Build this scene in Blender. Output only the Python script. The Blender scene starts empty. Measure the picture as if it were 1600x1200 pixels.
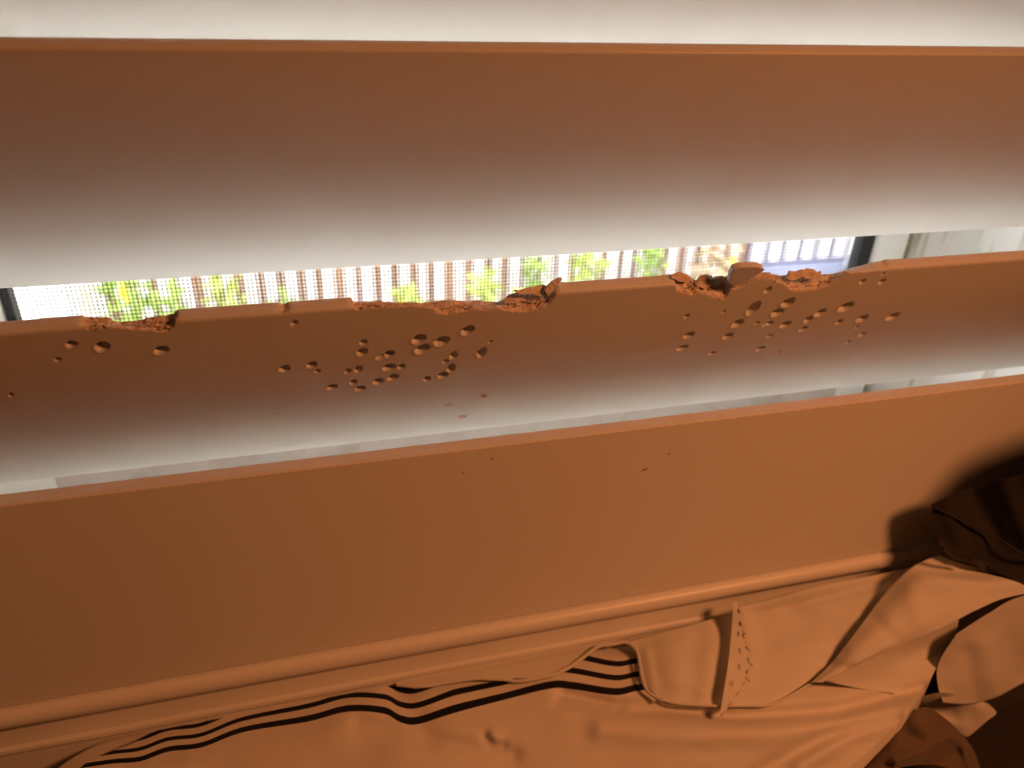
import bpy, bmesh, math, random
import numpy as np
from mathutils import Matrix, Vector

random.seed(7)
rng = np.random.default_rng(11)
SC = bpy.context.scene
COL = SC.collection

# ------------------------------------------------------------------ camera
# measured from the photograph's vanishing points: rows = world axes in camera axes (right, down, forward)
F = 1200.0
_X = np.array([4800, -488, 1200.0]); _X /= np.linalg.norm(_X)
_D = np.array([-94, 2128, 1200.0]); _D -= _X * (_D @ _X); _D /= np.linalg.norm(_D)
W = np.array([_X, np.cross(-_D, _X), -_D])
cam = bpy.data.objects.new('camera', bpy.data.cameras.new('camera'))
COL.objects.link(cam)
M = Matrix.Identity(4)
for i in range(3):
    M[i][0], M[i][1], M[i][2] = W[i, 0], -W[i, 1], -W[i, 2]
cam.matrix_world = M
cam.data.sensor_width = 36.0
cam.data.lens = 27.0
cam.data.clip_start = 0.01
cam.data.dof.use_dof = True
cam.data.dof.focus_distance = 0.262
cam.data.dof.aperture_fstop = 12.0
SC.camera = cam

# ------------------------------------------------------------------ light
world = bpy.data.worlds.new('overcast'); SC.world = world
world.use_nodes = True
wn = world.node_tree.nodes['Background']
wn.inputs[0].default_value = (0.985, 0.985, 0.985, 1)
wn.inputs[1].default_value = 18.0

ld = bpy.data.lights.new('bedside_lamp', 'AREA')        # the open mouth of a reading lamp beside the bed
ld.shape = 'DISK'; ld.size = 0.15
ld.energy = 3.85
ld.color = (1.0, 0.338, 0.110)
lo = bpy.data.objects.new('bedside_lamp', ld); COL.objects.link(lo)
lo.location = (0.385, -0.10, 0.18)
lo.rotation_euler = Vector((-0.46, -0.40, -0.79)).to_track_quat('-Z', 'Y').to_euler()

SC.view_settings.view_transform = 'Standard'
SC.view_settings.look = 'None'
SC.view_settings.exposure = 0.0
SC.view_settings.gamma = 1.0
SC.view_settings.use_curve_mapping = False
try:
    SC.cycles.max_bounces = 12; SC.cycles.diffuse_bounces = 8
    SC.cycles.transparent_max_bounces = 24
    SC.cycles.sample_clamp_indirect = 0.0
except Exception:
    pass

# ------------------------------------------------------------------ helpers
def ray(u, v):
    return W @ np.array([(u - 800) / F, (v - 600) / F, 1.0])

def P(u, v, y):                      # the point at depth y that the photograph shows at (u, v)
    r = ray(u, v)
    return r * (y / r[1])

def obj(name, me, mat=None, parent=None, loc=None):
    if mat is not None:
        me.materials.clear(); me.materials.append(mat)
    o = bpy.data.objects.new(name, me)
    COL.objects.link(o)
    if parent is not None: o.parent = parent
    if loc is not None: o.location = loc
    return o

def empty(name, loc=(0, 0, 0)):
    o = bpy.data.objects.new(name, None); COL.objects.link(o); o.location = loc
    o.empty_display_size = 0.02
    return o

def tag(o, label=None, cat=None, group=None, kind=None):
    if label: o['label'] = label
    if cat: o['category'] = cat
    if group: o['group'] = group
    if kind: o['kind'] = kind
    return o

def mesh(name, verts, faces, smooth=False):
    me = bpy.data.meshes.new(name)
    me.from_pydata([tuple(map(float, v)) for v in verts], [], faces)
    me.update()
    if smooth:
        me.polygons.foreach_set('use_smooth', [True] * len(me.polygons))
    return me

def grid_mesh(name, V, smooth=True, close_u=False, close_v=False):
    """V: (n, m, 3) array of points -> quad mesh"""
    n, m = V.shape[:2]
    idx = np.arange(n * m).reshape(n, m)
    if close_u: idx = np.vstack([idx, idx[:1]])
    if close_v: idx = np.hstack([idx, idx[:, :1]])
    a = idx[:-1, :-1].ravel(); b = idx[1:, :-1].ravel(); c = idx[1:, 1:].ravel(); d = idx[:-1, 1:].ravel()
    q = np.stack([a, b, c, d], 1).astype(np.int32)
    me = bpy.data.meshes.new(name)
    me.vertices.add(n * m); me.vertices.foreach_set('co', V.reshape(-1).astype(np.float32))
    me.loops.add(q.size); me.loops.foreach_set('vertex_index', q.ravel())
    me.polygons.add(len(q)); me.polygons.foreach_set('loop_start', np.arange(0, q.size, 4, dtype=np.int32))
    me.update(calc_edges=True); me.validate()
    if smooth: me.polygons.foreach_set('use_smooth', [True] * len(me.polygons))
    return me

def box(x0, x1, y0, y1, z0, z1, bevel=0.0, name='box', seg=2):
    bm = bmesh.new()
    bmesh.ops.create_cube(bm, size=1.0)
    for v in bm.verts:
        v.co = Vector((x0 + (v.co.x + .5) * (x1 - x0), y0 + (v.co.y + .5) * (y1 - y0), z0 + (v.co.z + .5) * (z1 - z0)))
    if bevel > 0:
        bmesh.ops.bevel(bm, geom=bm.edges[:], offset=bevel, segments=seg, affect='EDGES', profile=0.5)
    me = bpy.data.meshes.new(name); bm.to_mesh(me); bm.free()
    return me

def extrude_profile(prof, x0, x1, name='profile', smooth=False):
    """prof: closed list of (y, z); a straight moulding along x"""
    n = len(prof)
    v = [(x0, y, z) for y, z in prof] + [(x1, y, z) for y, z in prof]
    f = [(i, (i + 1) % n, n + (i + 1) % n, n + i) for i in range(n)]
    f += [tuple(range(n))[::-1], tuple(range(n, 2 * n))]
    me = mesh(name, v, f)
    bm = bmesh.new(); bm.from_mesh(me); bmesh.ops.recalc_face_normals(bm, faces=bm.faces[:]); bm.to_mesh(me); bm.free()
    if smooth:
        for p in me.polygons: p.use_smooth = len(p.vertices) == 4
        me.set_sharp_from_angle(angle=math.radians(40))
    return me

def vnoise(x, seed, octaves=4, gain=0.5):
    x = np.asarray(x, float); out = np.zeros_like(x); a = 1.0; tot = 0
    for o in range(octaves):
        t = np.random.default_rng(seed * 31 + o).uniform(-1, 1, 4096)
        xx = x * 2 ** o + 1000.3; i = np.floor(xx).astype(int); fr = xx - i; fr = fr * fr * (3 - 2 * fr)
        out += a * (t[i % 4096] * (1 - fr) + t[(i + 1) % 4096] * fr); tot += a; a *= gain
    return out / tot

def vnoise2(x, y, seed, octaves=3, gain=0.5):
    out = 0; a = 1.0; tot = 0
    for o in range(octaves):
        t = np.random.default_rng(seed * 17 + o).uniform(-1, 1, (256, 256))
        xx = x * 2 ** o + 500.3; yy = y * 2 ** o + 500.7
        i = np.floor(xx).astype(int); j = np.floor(yy).astype(int)
        fx = xx - i; fy = yy - j; fx = fx * fx * (3 - 2 * fx); fy = fy * fy * (3 - 2 * fy)
        g = lambda p, q: t[p % 256, q % 256]
        out = out + a * ((g(i, j) * (1 - fx) + g(i + 1, j) * fx) * (1 - fy) + (g(i, j + 1) * (1 - fx) + g(i + 1, j + 1) * fx) * fy)
        tot += a; a *= gain
    return out / tot

def catmull(pts, n):
    pts = np.asarray(pts, float)
    if len(pts) == 2:
        t = np.linspace(0, 1, n)[:, None]; return pts[0] * (1 - t) + pts[1] * t
    d = np.r_[0, np.cumsum(np.linalg.norm(np.diff(pts[:, :2], axis=0), axis=1) + 1e-9)]
    p = np.vstack([2 * pts[0] - pts[1], pts, 2 * pts[-1] - pts[-2]])
    s = np.linspace(0, d[-1], n); out = []
    for x in s:
        k = min(max(np.searchsorted(d, x, 'right') - 1, 0), len(pts) - 2)
        t = (x - d[k]) / (d[k + 1] - d[k])
        a, b, c, e = p[k], p[k + 1], p[k + 2], p[k + 3]
        out.append(.5 * ((2 * b) + (c - a) * t + (2 * a - 5 * b + 4 * c - e) * t * t + (3 * b - a - 3 * c + e) * t ** 3))
    return np.array(out)

# ------------------------------------------------------------------ materials
def mat(name, col, rough=0.5, spec=0.5, noise=None, bump=None, sheen=0.0):
    m = bpy.data.materials.new(name); m.use_nodes = True
    nt = m.node_tree; b = nt.nodes['Principled BSDF']
    b.inputs['Base Color'].default_value = (*col, 1); b.inputs['Roughness'].default_value = rough
    b.inputs['Specular IOR Level'].default_value = spec
    if sheen: b.inputs['Sheen Weight'].default_value = sheen
    tc = nt.nodes.new('ShaderNodeTexCoord')
    if noise:                          # (scale, second colour, from, to)
        n = nt.nodes.new('ShaderNodeTexNoise'); n.inputs['Scale'].default_value = noise[0]; n.inputs['Detail'].default_value = 5
        nt.links.new(tc.outputs['Object'], n.inputs['Vector'])
        r = nt.nodes.new('ShaderNodeValToRGB')
        r.color_ramp.elements[0].position = noise[2]; r.color_ramp.elements[1].position = noise[3]
        r.color_ramp.elements[0].color = (*noise[1], 1); r.color_ramp.elements[1].color = (*col, 1)
        nt.links.new(n.outputs['Fac'], r.inputs['Fac']); nt.links.new(r.outputs['Color'], b.inputs['Base Color'])
    if bump:                           # (scale, strength, distance)
        n2 = nt.nodes.new('ShaderNodeTexNoise'); n2.inputs['Scale'].default_value = bump[0]; n2.inputs['Detail'].default_value = 3
        nt.links.new(tc.outputs['Object'], n2.inputs['Vector'])
        bp = nt.nodes.new('ShaderNodeBump'); bp.inputs['Strength'].default_value = bump[1]; bp.inputs['Distance'].default_value = bump[2]
        nt.links.new(n2.outputs['Fac'], bp.inputs['Height']); nt.links.new(bp.outputs['Normal'], b.inputs['Normal'])
    return m

def weave(name, col, col2, scale, rough=0.9):
    m = mat(name, col, rough, 0.15, noise=(14, col2, 0.3, 0.7), sheen=0.15)
    nt = m.node_tree; b = nt.nodes['Principled BSDF']; tc = nt.nodes['Texture Coordinate']
    w1 = nt.nodes.new('ShaderNodeTexWave'); w1.inputs['Scale'].default_value = scale; w1.bands_direction = 'X'
    w2 = nt.nodes.new('ShaderNodeTexWave'); w2.inputs['Scale'].default_value = scale; w2.bands_direction = 'Y'
    for w in (w1, w2): nt.links.new(tc.outputs['Object'], w.inputs['Vector'])
    mx = nt.nodes.new('ShaderNodeMath'); mx.operation = 'ADD'
    nt.links.new(w1.outputs['Fac'], mx.inputs[0]); nt.links.new(w2.outputs['Fac'], mx.inputs[1])
    bp = nt.nodes.new('ShaderNodeBump'); bp.inputs['Strength'].default_value = 0.12; bp.inputs['Distance'].default_value = 0.0002
    nt.links.new(mx.outputs[0], bp.inputs['Height']); nt.links.new(bp.outputs['Normal'], b.inputs['Normal'])
    return m

PAINT = mat('white_satin_paint', (0.80, 0.775, 0.73), 0.38, 0.45, noise=(9, (0.775, 0.75, 0.70), 0.35, 0.6), bump=(120, 0.05, 0.0004))
SLATP = mat('dimmed_slat_white', (0.70, 0.69, 0.665), 0.42, 0.4, noise=(7, (0.675, 0.66, 0.63), 0.35, 0.6), bump=(160, 0.04, 0.0004))  # same white as the rail, darkened in the colour to dim the slat faces
RAW = mat('raw_chewed_wood', (0.78, 0.67, 0.57), 0.95, 0.1, noise=(420, (0.60, 0.48, 0.38), 0.3, 0.6), bump=(900, 0.8, 0.0008))
WALLP = mat('wall_paint', (0.42, 0.38, 0.33), 0.85, 0.2, bump=(200, 0.1, 0.0005))
FLOORM = mat('carpet', (0.30, 0.24, 0.19), 0.95, 0.1, noise=(60, (0.22, 0.17, 0.13), 0.3, 0.7))
FRAMEW = mat('white_window_frame', (0.89, 0.87, 0.84), 0.45, 0.4, noise=(30, (0.79, 0.76, 0.72), 0.3, 0.6))
REVEAL = mat('white_reveal_board', (0.90, 0.87, 0.84), 0.6, 0.3, noise=(70, (0.60, 0.53, 0.44), 0.30, 0.44))
_n = [n for n in REVEAL.node_tree.nodes if n.type == 'TEX_NOISE'][0]
_mp = REVEAL.node_tree.nodes.new('ShaderNodeMapping'); _mp.inputs['Scale'].default_value = (1, 1.6, .16)
REVEAL.node_tree.links.new(REVEAL.node_tree.nodes['Texture Coordinate'].outputs['Object'], _mp.inputs[0]); REVEAL.node_tree.links.new(_mp.outputs[0], _n.inputs['Vector'])
SILLM = mat('dimmed_sill_paint', (0.60, 0.52, 0.475), 0.6, 0.3, noise=(60, (0.50, 0.42, 0.37), 0.3, 0.55))  # white sill and lower frame, their dimness put into a darker pinkish colour
GRIME = mat('dirty_caulk', (0.44, 0.37, 0.28), 0.9, 0.1, noise=(160, (0.30, 0.25, 0.18), 0.3, 0.7))
BLACKF = mat('black_screen_frame', (0.018, 0.019, 0.021), 0.45, 0.4)
WIRE = mat('grey_mesh_wire', (0.055, 0.055, 0.06), 0.6, 0.3)
COTTON = weave('white_cotton', (0.66, 0.62, 0.565), (0.62, 0.58, 0.53), 900)
SHEETM = weave('white_sheet', (0.66, 0.63, 0.58), (0.62, 0.59, 0.545), 900)
BLACKC = weave('black_stripe_cotton', (0.006, 0.006, 0.008), (0.009, 0.009, 0.011), 900)
DARKB = weave('dark_brown_fabric', (0.036, 0.027, 0.024), (0.022, 0.017, 0.016), 500)
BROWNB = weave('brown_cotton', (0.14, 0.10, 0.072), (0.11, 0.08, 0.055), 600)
PALE = mat('pale_paling_paint', (0.50, 0.455, 0.465), 0.7, 0.2, noise=(6, (0.36, 0.33, 0.33), 0.3, 0.6))
TIMBER = mat('orange_brown_timber', (0.40, 0.235, 0.15), 0.85, 0.1, noise=(8, (0.30, 0.20, 0.16), 0.3, 0.7))
METALW = mat('white_metal_sheet', (0.46, 0.44, 0.48), 0.5, 0.4)
PLINTH = mat('bluish_concrete', (0.19, 0.20, 0.30), 0.9, 0.1, noise=(12, (0.16, 0.17, 0.26), 0.3, 0.7))
GROUND = mat('garden_soil', (0.34, 0.27, 0.20), 0.95, 0.1, noise=(5, (0.22, 0.18, 0.12), 0.3, 0.7))
LEAFY = [mat('leaf_green', (0.25, 0.33, 0.07), 0.6, 0.3, noise=(20, (0.15, 0.24, 0.04), 0.3, 0.7)),
         mat('leaf_lime', (0.34, 0.38, 0.09), 0.6, 0.3, noise=(20, (0.24, 0.32, 0.06), 0.3, 0.7))]
YELL = mat('yellow_petal', (0.75, 0.52, 0.02), 0.6, 0.2)
STEM = mat('plant_stem', (0.10, 0.08, 0.03), 0.8, 0.1)
GLASS = bpy.data.materials.new('window_glass'); GLASS.use_nodes = True
_nt = GLASS.node_tree; _nt.nodes.clear()
_o = _nt.nodes.new('ShaderNodeOutputMaterial'); _mx = _nt.nodes.new('ShaderNodeMixShader')
_t = _nt.nodes.new('ShaderNodeBsdfTransparent'); _g = _nt.nodes.new('ShaderNodeBsdfGlossy'); _g.inputs['Roughness'].default_value = 0.0
_t.inputs[0].default_value = (0.95, 0.97, 0.96, 1)
_f = _nt.nodes.new('ShaderNodeFresnel'); _f.inputs['IOR'].default_value = 1.45
_nt.links.new(_f.outputs[0], _mx.inputs[0]); _nt.links.new(_t.outputs[0], _mx.inputs[1]); _nt.links.new(_g.outputs[0], _mx.inputs[2])
_nt.links.new(_mx.outputs[0], _o.inputs[0])

# ------------------------------------------------------------------ key dimensions (metres, eye at the origin)
FLOOR_Z, CEIL_Z = -0.86, 1.60
WIN_L, WIN_R = -0.205, 0.386         # reveal faces
WIN_B, WIN_T = -0.272, 0.78
WALL_Y0, WALL_Y1 = 0.246, 0.42       # window wall, room face and outer face
RX0, RX1, RY0 = -1.6, 1.9, -2.9

# ------------------------------------------------------------------ room shell
def wall_with_hole():
    bm = bmesh.new()
    for (x0, x1, z0, z1) in ((RX0 - .1, WIN_L - .03, FLOOR_Z - .1, CEIL_Z + .1), (WIN_R + .03, RX1 + .1, FLOOR_Z - .1, CEIL_Z + .1),
                             (WIN_L - .03, WIN_R + .03, FLOOR_Z - .1, WIN_B - .02), (WIN_L - .03, WIN_R + .03, WIN_T + .03, CEIL_Z + .1)):
        tmp = box(x0, x1, WALL_Y0, WALL_Y1, z0, z1); bm.from_mesh(tmp); bpy.data.meshes.remove(tmp)
    tmp = box(WIN_L - .03, WIN_R + .03, WALL_Y0, .2632, WIN_B - .03, WIN_B - .001); bm.from_mesh(tmp)
    me = bpy.data.meshes.new('wall_front'); bm.to_mesh(me); bm.free(); return me
tag(obj('wall_front', wall_with_hole(), WALLP), kind='structure')
tag(obj('wall_left', box(RX0 - .1, RX0, RY0, WALL_Y0, FLOOR_Z, CEIL_Z), WALLP), kind='structure')
tag(obj('wall_right', box(RX1, RX1 + .1, RY0, WALL_Y0, FLOOR_Z, CEIL_Z), WALLP), kind='structure')
tag(obj('wall_rear', box(RX0 - .1, RX1 + .1, RY0 - .1, RY0, FLOOR_Z, CEIL_Z), WALLP), kind='structure')
tag(obj('floor', box(RX0 - .1, RX1 + .1, RY0 - .1, WALL_Y0, FLOOR_Z - .1, FLOOR_Z), FLOORM), kind='structure')
tag(obj('ceiling', box(RX0 - .1, RX1 + .1, RY0 - .1, WALL_Y0, CEIL_Z, CEIL_Z + .1), WALLP), kind='structure')

# ------------------------------------------------------------------ window: frame, sill, reveal boards, glass
SY = 0.400                                              # flyscreen plane
sl0, sl1 = P(2, 455, SY)[0], P(17, 455, SY)[0]          # black frame, left: outer, inner edge
sr1, sr0 = P(1343, 370, SY)[0], P(1361, 370, SY)[0]     # black frame, right: inner, outer edge
frx = P(1402, 385, SY)[0]                               # outer edge of the white frame on the right
win = tag(empty('window_1', (0, 0, 0)), kind='structure')
SB, ST = -0.232, 0.70                                   # screen frame bottom and top
for nm, b in (('frame_side', (WIN_L, sl0, SY - .008, SY + .006, WIN_B, WIN_T)),
              ('frame_side', (sr0, frx, SY - .008, SY + .006, WIN_B, WIN_T)),
              ('frame_bottom', (sl0, sr0, SY - .008, SY + .006, WIN_B, SB)),
              ('frame_top', (sl0, sr0, SY - .008, SY + .006, ST, WIN_T))):
    obj(nm, box(*b, bevel=.0012), SILLM if nm == 'frame_bottom' else FRAMEW, win)
obj('caulk_strip', box(frx, WIN_R, SY + .001, SY + .016, WIN_B, WIN_T), GRIME, win)
obj('pane', box(sl0, sr0, SY + .0075, SY + .0115, SB, ST), GLASS, win)
# reveal lining and sill
tag(obj('trim_1', box(WIN_R, WIN_R + .03, 0.346, WALL_Y1, WIN_B, WIN_T, bevel=.0008), REVEAL), kind='structure')
tag(obj('trim_2', box(WIN_R - .0055, WIN_R + .03, 0.262, 0.3455, WIN_B, WIN_T, bevel=.0020), REVEAL), kind='structure')
tag(obj('trim_3', box(WIN_L - .03, WIN_L, 0.262, WALL_Y1, WIN_B, WIN_T, bevel=.0008), REVEAL), kind='structure')
tag(obj('trim_4', box(WIN_L - .03, WIN_R + .03, 0.262, WALL_Y1, WIN_T, WIN_T + .03), REVEAL), kind='structure')
tag(obj('trim_5', box(WIN_L - .03, WIN_R + .03, 0.264, WALL_Y1 + .03, WIN_B - .02, WIN_B, bevel=.0010), SILLM), kind='structure')

# ------------------------------------------------------------------ flyscreen: black frame and woven mesh
scr = tag(empty('flyscreen', (0, SY, SB)), 'fine grey flyscreen mesh in a thin black frame behind the shutter slats', 'screen')
def sbox(nm, x0, x1, z0, z1):
    obj(nm, box(x0, x1, -.0045, .0045, z0 - SB, z1 - SB, bevel=.0008), BLACKF, scr)
sbox('frame_side', sl0, sl1, SB, ST); sbox('frame_side', sr1, sr0, SB, ST)
sbox('frame_rail', sl1, sr1, SB, SB + .007); sbox('frame_rail', sl1, sr1, ST - .007, ST)
def wires():
    pitch, r = 0.0021, 0.00027
    V, Fc = [], []
    def add(a, b, u, w):
        k = len(V)
        for e in (a, b):
            for s, t in ((1, 0), (0, 1), (-1, 0), (0, -1)):
                V.append((e[0] + r * (s * u[0] + t * w[0]), e[1] + r * (s * u[1] + t * w[1]), e[2] + r * (s * u[2] + t * w[2])))
        for i in range(4):
            Fc.append((k + i, k + (i + 1) % 4, k + 4 + (i + 1) % 4, k + 4 + i))
    x = sl1 + pitch / 2
    while x < sr1:
        add((x, r, 0.003), (x, r, ST - SB - .003), (1, 0, 0), (0, 1, 0)); x += pitch
    z = .007
    while z < ST - SB - .007:
        add((sl1 - .002, -r, z), (sr1 + .002, -r, z), (0, 1, 0), (0, 0, 1)); z += pitch
    return mesh('mesh', V, Fc)
tag(obj('mesh', wires(), WIRE, scr), kind='stuff')

# ------------------------------------------------------------------ shutter geometry
PITCH = 0.076
BOT = np.array([0.2676, -0.1780])                       # lower front corner of the chewed slat (y, z)
TOP = np.array([0.2293, -0.1011])                       # upper front corner
WD = float(np.linalg.norm(TOP - BOT))
E_ = (TOP - BOT) / WD                                    # up the blade
N_ = np.array([-E_[1], E_[0]])                           # out of the visible face (towards the room and down)
if N_[0] > 0: N_ = -N_
TH, BULGE = 0.0050, 0.0036
SX0, SX1 = -0.158, 0.374                                # slat ends

def bulge(s):
    t = 2 * np.asarray(s) / WD - 1                      # rounder towards the lower edge
    return np.where(t < 0, BULGE * (1 - np.abs(t) ** 3), BULGE * (1 - t ** 2))

def px_to_slat(u, v, off=0.0):
    """(x, s) on the chewed slat's visible face (or on a plane off behind it) at a pixel of the photograph"""
    r = ray(u, v); b = 0.0
    for _ in range(6):
        base = BOT + N_ * (b - off)
        # (r*t - base).N = 0
        t = (base @ N_) / (r[1] * N_[0] + r[2] * N_[1])
        p = r * t; s = (p[1:] - BOT) @ E_
        b = bulge(s) if off == 0 else 0.0
    return p[0], s

pivot = (TOP + BOT) / 2 - N_ * TH / 2
def to_world(x, s, d):
    """x, s up the blade, d out of the face -> local to the slat's pivot"""
    y = BOT[0] + E_[0] * s + N_[0] * d - pivot[0]
    z = BOT[1] + E_[1] * s + N_[1] * d - pivot[1]
    return np.stack([x + 0 * y, y, z], -1)

def plain_profile():
    pr = []
    r = 0.0009
    for k in range(5):                                   # lower front corner
        a = math.pi / 2 * k / 4
        pr.append((r - r * math.sin(math.pi / 2 - a) if False else r * (1 - math.sin(a)) , -r * (1 - math.cos(math.pi / 2 - a)) if False else 0))
    pr = []
    for u in np.linspace(0, 1, 40):
        s = r + u * (WD - 2 * r); pr.append((s, bulge(s)))
    for a in np.linspace(0, math.pi / 2, 5)[1:]:         # upper front corner
        pr.append((WD - r + r * math.sin(a), bulge(WD - r) - r * (1 - math.cos(a))))
    for q in np.linspace(.25, .75, 3):
        pr.append((WD + .0005 * (1 - (2 * q - 1) ** 2), -TH * q))
    for a in np.linspace(math.pi / 2, 0, 5)[:-1]:
        pr.append((WD - r + r * math.sin(a), -TH - bulge(WD - r) + r * (1 - math.cos(a))))
    for u in np.linspace(1, 0, 20):
        s = r + u * (WD - 2 * r); pr.append((s, -TH - bulge(s)))
    for a in np.linspace(0, math.pi / 2, 5)[1:]:
        pr.append((r - r * math.sin(a), -TH - bulge(r) + r * (1 - math.cos(a))))
    for a in np.linspace(math.pi / 2, 0, 5)[:-1]:
        pr.append((r - r * math.sin(a), bulge(r) - r * (1 - math.cos(a))))
    return np.array(pr)

def plain_slat():
    pr = plain_profile(); xs = np.array([SX0, SX1]); n = len(pr)
    V = to_world(xs[:, None] + 0 * pr[None, :, 0], pr[None, :, 0] + 0 * xs[:, None], pr[None, :, 1] + 0 * xs[:, None])
    me = grid_mesh('slat', V, True, close_v=True)
    bm = bmesh.new(); bm.from_mesh(me); bm.verts.ensure_lookup_table()
    bm.faces.new([bm.verts[i] for i in range(n)]); bm.faces.new([bm.verts[n + i] for i in range(n)][::-1])
    bmesh.ops.recalc_face_normals(bm, faces=bm.faces[:]); bm.to_mesh(me); bm.free()
    for p in me.polygons: p.use_smooth = len(p.vertices) == 4
    me.set_sharp_from_angle(angle=math.radians(45))
    return me

# --- the chewed slat: damage curves read off the photograph (front edge of the paint; outline of what is left behind it)
D1F = [(70,511),(75,505),(131,508),(188,510.6),(221,512.5),(249,517),(262,515.5),(268,513.5),(272,509),(275,498),(279,483)]
D1S = [(60,495),(75,493.8),(105,492),(129,491),(133,494),(139,496.6),(155,496),(171,496.6),(176,503),(188,506),(206,504.6),(216,503.5),(221,502),(229,496.6),(245,494.5),(259,493),(270,490),(274,485),(278,482.5),(281,480)]
D2F = [(437,489),(443,488),(449,487)]
D2S = [(435,472),(442.5,475),(447,472.5),(450,471)]
D3F = [(547,477),(552,472.5),(595,472.5),(625,475),(657,476.3),(679.5,481),(682.5,488.5),(702,488),(714,486),(726,484),(741,480),(762,482.5),(777,479),(789,482.5),(801,486),(817.5,485.5),(841.5,482.5),(853.5,476.5),(860,472),(865.5,464.5),(870,455.5),(876,445),(882,438)]
D3S = [(548,461),(552,472.5),(595,472.5),(625,475),(657,475.7),(673.5,474),(690,471),(705,470),(717,471.7),(726,473.5),(750,473),(771,475),(780,473.5),(792,467),(805,461),(818,457),(828,455),(840,453),(849,451),(853.5,452.5),(862,443.5),(873,437.5),(882,436)]
D4F = [(1036,427),(1039,432),(1047,438),(1055.6,444),(1058,454),(1064,457),(1075,458),(1084,461),(1091,456),(1106,460),(1120,464),(1132.5,467),(1138,461),(1142,453),(1152,450),(1162.5,446),(1178,437),(1190,430),(1196,427),(1200,431),(1213,437),(1226,441.5),(1231,446),(1235.6,452),(1245,453),(1257,454),(1269,453),(1280,450),(1290,446),(1309,438),(1320,429),(1327,424),(1333,423)]
D4S = [(1033,425),(1040,425),(1053.7,426.5),(1068.7,430),(1082,436),(1087.5,437.8),(1098.7,432.7),(1110,434),(1121,434.6),(1132,432),(1140,430),(1150,428),(1165,427),(1180,426),(1196,425.6),(1213,430),(1219,432.7),(1226,431),(1233,430),(1245,429),(1258,428),(1271,429),(1281,431),(1301,430),(1312,427.5),(1320,424.7),(1332,420),(1356,411.6),(1375,408),(1388,401),(1392,399.5)]

DENTS = [(112,538,9,5,.6),(90,562,5,3,.3),(160,542,12,7,1),(252,547,11,6,.9),(17,617,3,3,.3),
 (460,505,5,4,.3),(445,576,8,5,.7),(487,570,8,5,.8),(496,580,4,3,.3),(568,535,6,4,.5),(566,550,8,6,.7),(543,580,5,4,.3),(560,577,6,5,.5),
 (595,558,8,4,.7),(608,553,8,5,.8),(608,574,10,5,.8),(627,573,6,4,.6),(519,605,8,4,.6),(552,597,6,4,.5),(563,607,8,4,.6),(591,596,8,5,.7),(614,590,8,5,.7),
 (655,530,10,7,1.1),(660,545,11,7,1.2),(690,533,11,7,1.1),(731,516,10,7,1.1),(709,555,6,6,.6),(696,565,4,3,.3),(705,575,6,7,.6),(692,586,8,5,.7),(667,592,6,4,.4),(753,551,7,8,.8),(766,534,3,2,.3),
 (1073,494,4,3,.3),(1076,524,8,5,.8),(1066,544,8,4,.7),(1113,552,5,2.5,.4),(1138,525,7,5,.7),(1153,505,8,6,.9),(1177,482,9,10,1.3),(1131,487,2.5,2,.2),
 (1215,488,9,6,.9),(1231,473,9,7,1.1),(1200,453,5,5,.4),(1196,507,5,3,.3),(1203,505,5,3,.4),(1227,507,8,5,.8),(1183,505,3,2.5,.25),(1188,545,6,4,.6),(1203,525,5,2.5,.2),
 (1255,514,6,3.5,.5),(1263,499,6,5,.6),(1281,489,8,5,.8),(1322,480,10,7,1.2),(1311,503,5,4,.5),(1347,498,8,5,.8),(1348,522,5,4,.4),(1339,511,3,2,.2),(1394,495,9,5,.8),(1326,534,3,2.5,.4),
 (1348,440,4,4,.4),(1378,440,5,4,.5),(1380,428,2.5,2,.2),(1218,550,4,2,.15),(724,650,7,2.5,.25),(755,620,6,2,.2),(700,632,6,2,.15),(430,646,6,2,.2),(1007,734,.1,.1,0)]

def curve_xs(pts, off):
    a = np.array([px_to_slat(u, v, off) for u, v in pts]); a = a[np.argsort(a[:, 0])]
    return a

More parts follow.
